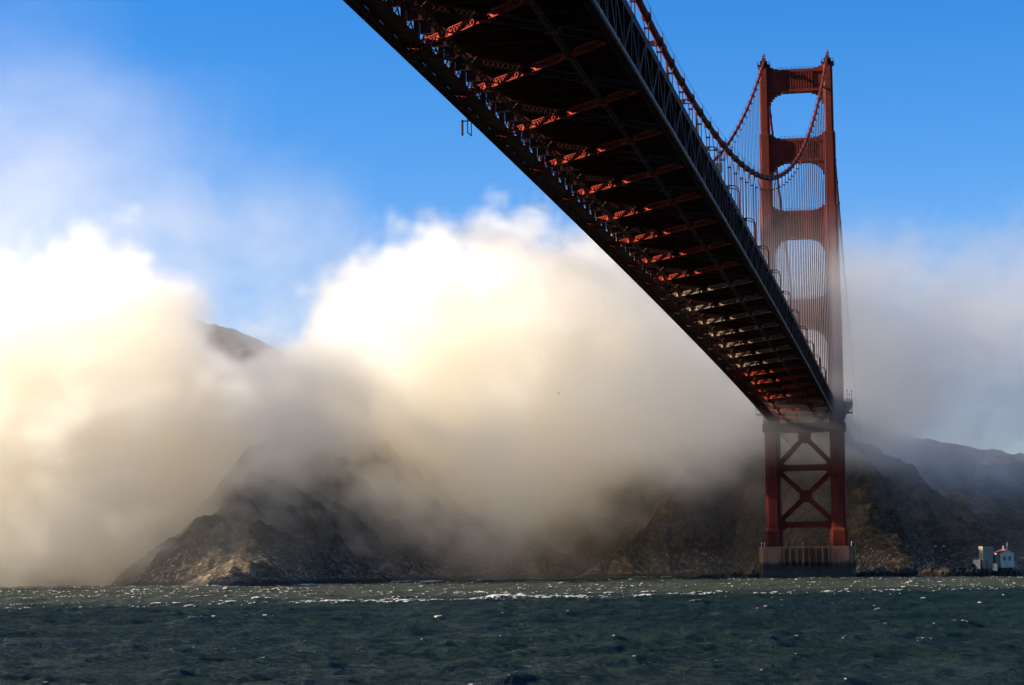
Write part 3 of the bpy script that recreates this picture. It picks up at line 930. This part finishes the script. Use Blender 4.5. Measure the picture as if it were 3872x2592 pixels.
U, V = Xw * ca - Yw * sa, Xw * sa + Yw * ca
Zw = sample(h1[0], 173, Xw, Yw) + sample(h2[0], 61, U, V)
Jw = sample(h1[3], 173, Xw, Yw) + .6 * sample(h2[3], 61, U, V)
ch = .6
DX = sample(h1[1], 173, Xw, Yw) * ch; DY = sample(h1[2], 173, Xw, Yw) * ch
amp = np.where(isf, 1.0, 0.0)
gust = .7 + .6 * fbm(Xw, Yw, 45, 3, 77)
Zw = Zw * amp * gust; Xw = Xw - DX * amp; Yw = Yw - DY * amp
rip = fbm(Xw, Yw, 120, 3, 55)
edge_r = 300 + (Xw + 130) * .78 + 60 * (rip - .5)
far = np.clip((R_ - edge_r) / 110, 0, 1)
patch = fbm(Xw, Yw, 28, 4, 91)
jr = Jw * gust
thr = np.where(far > .02, np.percentile(Jw[isf], 96.5), np.percentile(Jw[isf], 99.60))
ribbon = np.exp(-((R_ - edge_r - 25) / 22) ** 2)
foam = np.clip((jr + .35 * ribbon * patch + (patch - .5) * .25 * (.4 + far) - thr) * 5.0, 0, 1) * amp
sel = (R_ > 690) & (R_ < 1290) & isf
hw = np.full(Xw.shape, -8.0); hw[sel] = terrain(Xw[sel], Yw[sel])
surf = np.clip((hw + 6.5) / 2.5, 0, 1) * np.clip((fbm(Xw, Yw, 9, 3, 15) - .42) * 6, 0, 1)
foam = np.maximum(foam, surf * amp)
m, t, b = material('sea_water', (.010, .035, .032), .16, spec=.3)
b.inputs['IOR'].default_value = 1.33
at = t.nodes.new('ShaderNodeAttribute'); at.attribute_name = 'foam'
at2 = t.nodes.new('ShaderNodeAttribute'); at2.attribute_name = 'tide_rip'
pos = t.nodes.new('ShaderNodeNewGeometry').outputs['Position']
nf = tex(t, mapping(t, pos, (1, .6, 1)), 1.4, 5, .7)
fo = (X(t, at.outputs['Fac']) + (nf - .5) * 1.0).sstep(.42, .75) * X(t, at.outputs['Fac']).sstep(0, .08)
npz = tex(t, pos, .02, 3, .5)
deep = mixc(t, npz.sstep(.4, .6), (.005, .013, .010), (.004, .011, .011))
deep2 = mixc(t, X(t, at2.outputs['Fac']), deep, (.034, .038, .026))
t.links.new(mixc(t, fo, deep2, (.55, .54, .48)), b.inputs['Base Color'])
t.links.new((fo * .5 + .16).s, b.inputs['Roughness'])
bp = t.nodes.new('ShaderNodeBump'); bp.inputs['Strength'].default_value = 1.0; bp.inputs['Distance'].default_value = .8
t.links.new((tex(t, pos, 1.4, 6, .7) + tex(t, pos, .5, 3, .6) * .8).s, bp.inputs['Height']); t.links.new(bp.outputs[0], b.inputs['Normal'])
b.inputs['Specular IOR Level'].default_value = 0.0
gl = t.nodes.new('ShaderNodeBsdfGlossy'); gl.inputs['Roughness'].default_value = .22; gl.inputs['Color'].default_value = (.75, .78, .70, 1)
t.links.new(bp.outputs[0], gl.inputs['Normal'])
fr = t.nodes.new('ShaderNodeFresnel'); fr.inputs['IOR'].default_value = 1.33; t.links.new(bp.outputs[0], fr.inputs['Normal'])
ms = t.nodes.new('ShaderNodeMixShader')
t.links.new((X(t, fr.outputs[0]).min(.45) * (tex(t, mapping(t, pos, (.012, .05, 1)), 1.0, 4, .6).sstep(.35, .65) * .22 + .24) * (1 - fo)).s, ms.inputs[0])
t.links.new(b.outputs[0], ms.inputs[1]); t.links.new(gl.outputs[0], ms.inputs[2])
t.links.new(ms.outputs[0], t.nodes['Material Output'].inputs['Surface'])
water = grid_mesh('water', Xw, Yw, Zw, m, wrap=True)
for nm, arr in (('foam', foam), ('tide_rip', far)):
    a = water.data.attributes.new(nm, 'FLOAT', 'POINT'); a.data.foreach_set('value', arr.ravel().astype(np.float32))
tag(water, kind='structure')

# ------------------------------------------------------------------ fog bank (real scattering volume)
m = bpy.data.materials.new('fog'); m.use_nodes = True
t = m.node_tree; t.nodes.clear()
out = t.nodes.new('ShaderNodeOutputMaterial'); pv = t.nodes.new('ShaderNodeVolumePrincipled')
t.links.new(pv.outputs[0], out.inputs['Volume'])
pv.inputs['Color'].default_value = (1.0, .978, .925, 1)
pv.inputs['Anisotropy'].default_value = 0.7
pv.inputs['Density'].default_value = 1.0
FOG = m
me = bpy.data.meshes.new('fog_bank')
fog = bpy.data.objects.new('fog_bank', me); COL.objects.link(fog); me.materials.append(FOG)
g = bpy.data.node_groups.new('fog_density', 'GeometryNodeTree')
g.interface.new_socket('Geometry', in_out='INPUT', socket_type='NodeSocketGeometry')
g.interface.new_socket('Geometry', in_out='OUTPUT', socket_type='NodeSocketGeometry')
N_ = g.nodes; go = N_.new('NodeGroupOutput'); N_.new('NodeGroupInput')
mn, mx = (-780, -340, -2), (430, 1000, 320)
VX = 4.0
vc = N_.new('GeometryNodeVolumeCube'); vc.inputs['Min'].default_value = mn; vc.inputs['Max'].default_value = mx
for a, i in zip('XYZ', range(3)): vc.inputs['Resolution ' + a].default_value = int((mx[i] - mn[i]) / VX)
pp = N_.new('GeometryNodeInputPosition').outputs[0]
sx_ = N_.new('ShaderNodeSeparateXYZ'); g.links.new(pp, sx_.inputs[0])
x, y, z = (X(g, sx_.outputs[i]) for i in range(3))
nA = tex(g, pp, 1 / 150, 5, .55, dist=.3)
nB = tex(g, mapping(g, pp, (1, 1, 1.3), (300, 0, 0)), 1 / 48, 5, .6)
nC = tex(g, mapping(g, pp, (1, .6, .9), (0, 900, 0)), 1 / 120, 6, .66, dist=.9)
nD = tex(g, mapping(g, pp, (1, 1, 1.2), (70, 10, 500)), 1 / 20, 4, .7, dist=.5)
def gauss(cx, cy_, sx, sy):
    a, b_ = (x - cx) / sx, (y - cy_) / sy
    return ((a * a + b_ * b_) * -1).exp()
# valley in the fog through which the far peak shows: runs away to the north-north-west
dv = ((x + 306) * .957 + (y - 177) * .29) / 36.0
dip = ((dv * dv) * -1).exp()
ztop = 150.0 + gauss(-135, 230, 72, 260) * 35 - dip * 60 + (x + 60).sstep(0, 120) * 16 - (x + 300).sstep(0, -60) * 18
yf0 = x.max(-420).min(0.0) * .40 + 46.0 - (x + 245).sstep(0, -70) * 30 - (x + 175).sstep(0, -50) * 75
d_top = (ztop + (nA - .5) * 55 + (nB - .5) * 105 + (nD - .5) * 130 - z)
wedge = 52.0 - (x + 110).sstep(0, 70) * 8 + (y - yf0) * .80 + (x - 20).sstep(0, 60) * 120 + (nB - .5) * 105 + (nD - .5) * 120 - z
d_top = d_top.min(wedge)
body = d_top.sstep(-4, (x - 20).sstep(0, 60) * 60 + 22.0)
yf = yf0
front = (y - yf + (nB - .5) * 190 + (nD - .5) * 190).sstep(-15, 45)
zb = (x + 330).sstep(0, 110) * 38 - 6.0 + (x + 140).sstep(0, 50) * 34
base = (z - zb + (nB - .5) * 130 + (nD - .5) * 110).sstep(-30, 85) * .96 + .04 + (x + 175).sstep(0, -50) * .14
holes = (nA * .2 + nB * .45 + nD * .35).sstep(.43, .56)
amt = (x + 20).sstep(40, -70) * ((x + 330).sstep(0, 90) * .010 + .036) * (1 - (x + 135).sstep(0, 60) * .30) + .009 + (x - 20).sstep(0, 60) * (z - 95).sstep(0, 50) * .010
back = y.sstep(980, 780) * (1 - (x - 10).sstep(0, 60) * (y - 380).sstep(0, 150))
edgeL = (x + (nA - .5) * 200 + (115 - z).max(0.0) * 2.6).sstep(-600, -400)
dens = body * front * base * (holes * 1.25 + .06) * amt * back * edgeL
# loose wisps above the bank, thickest on the left
wz = (z - 150).sstep(-60, 30) * (z - 330).sstep(0, -190)
dvw = ((x + (nC - .5) * 260 + 306) * .957 + (y - 177) * .29) / 44.0
cut = 1 - ((dvw * dvw) * -1).exp() * (z + (nC - .5) * 160 - 215).sstep(0, -50)
wisp = nC.sstep(.42, .80) * wz * (x + 300).sstep(130, -100) * .0085 * cut * y.sstep(-330, -150) * back * edgeL
# thin veil drifting round the tower and over the end of the deck
tv = gauss(5, 10, 75, 60) * (z - 42).sstep(0, 28) * (z - 168).sstep(0, -60) * nB.sstep(.36, .60) * .032
veil = (y - 60).sstep(0, 120) * .0004 * (z - 200).sstep(0, -100) * back * edgeL
low = (x + 100).sstep(0, -80) * (y + 335).sstep(0, 70) * (z - 75).sstep(0, -55) * (nB.sstep(.3, .6) * .0010 + .0003) * edgeL * (120 - y).sstep(0, 100)
wisp = wisp + nC.sstep(.30, .70) * (z - 140).sstep(-40, 20) * (z - 280).sstep(0, -140) * (x + 190).sstep(0, -160) * .0026 * cut * y.sstep(-330, -150) * back * edgeL
tot = dens + wisp + tv + veil + low
tot = (tot - .0003).max(0.0)
g.links.new(tot.s, vc.inputs['Density'])
sm = N_.new('GeometryNodeSetMaterial'); sm.inputs['Material'].default_value = FOG
g.links.new(vc.outputs[0], sm.inputs[0]); g.links.new(sm.outputs[0], go.inputs[0])
md = fog.modifiers.new('fog_density', 'NODES'); md.node_group = g
tag(fog, 'thick cream fog bank rolling over the headland and round the tower', 'fog', kind='stuff')
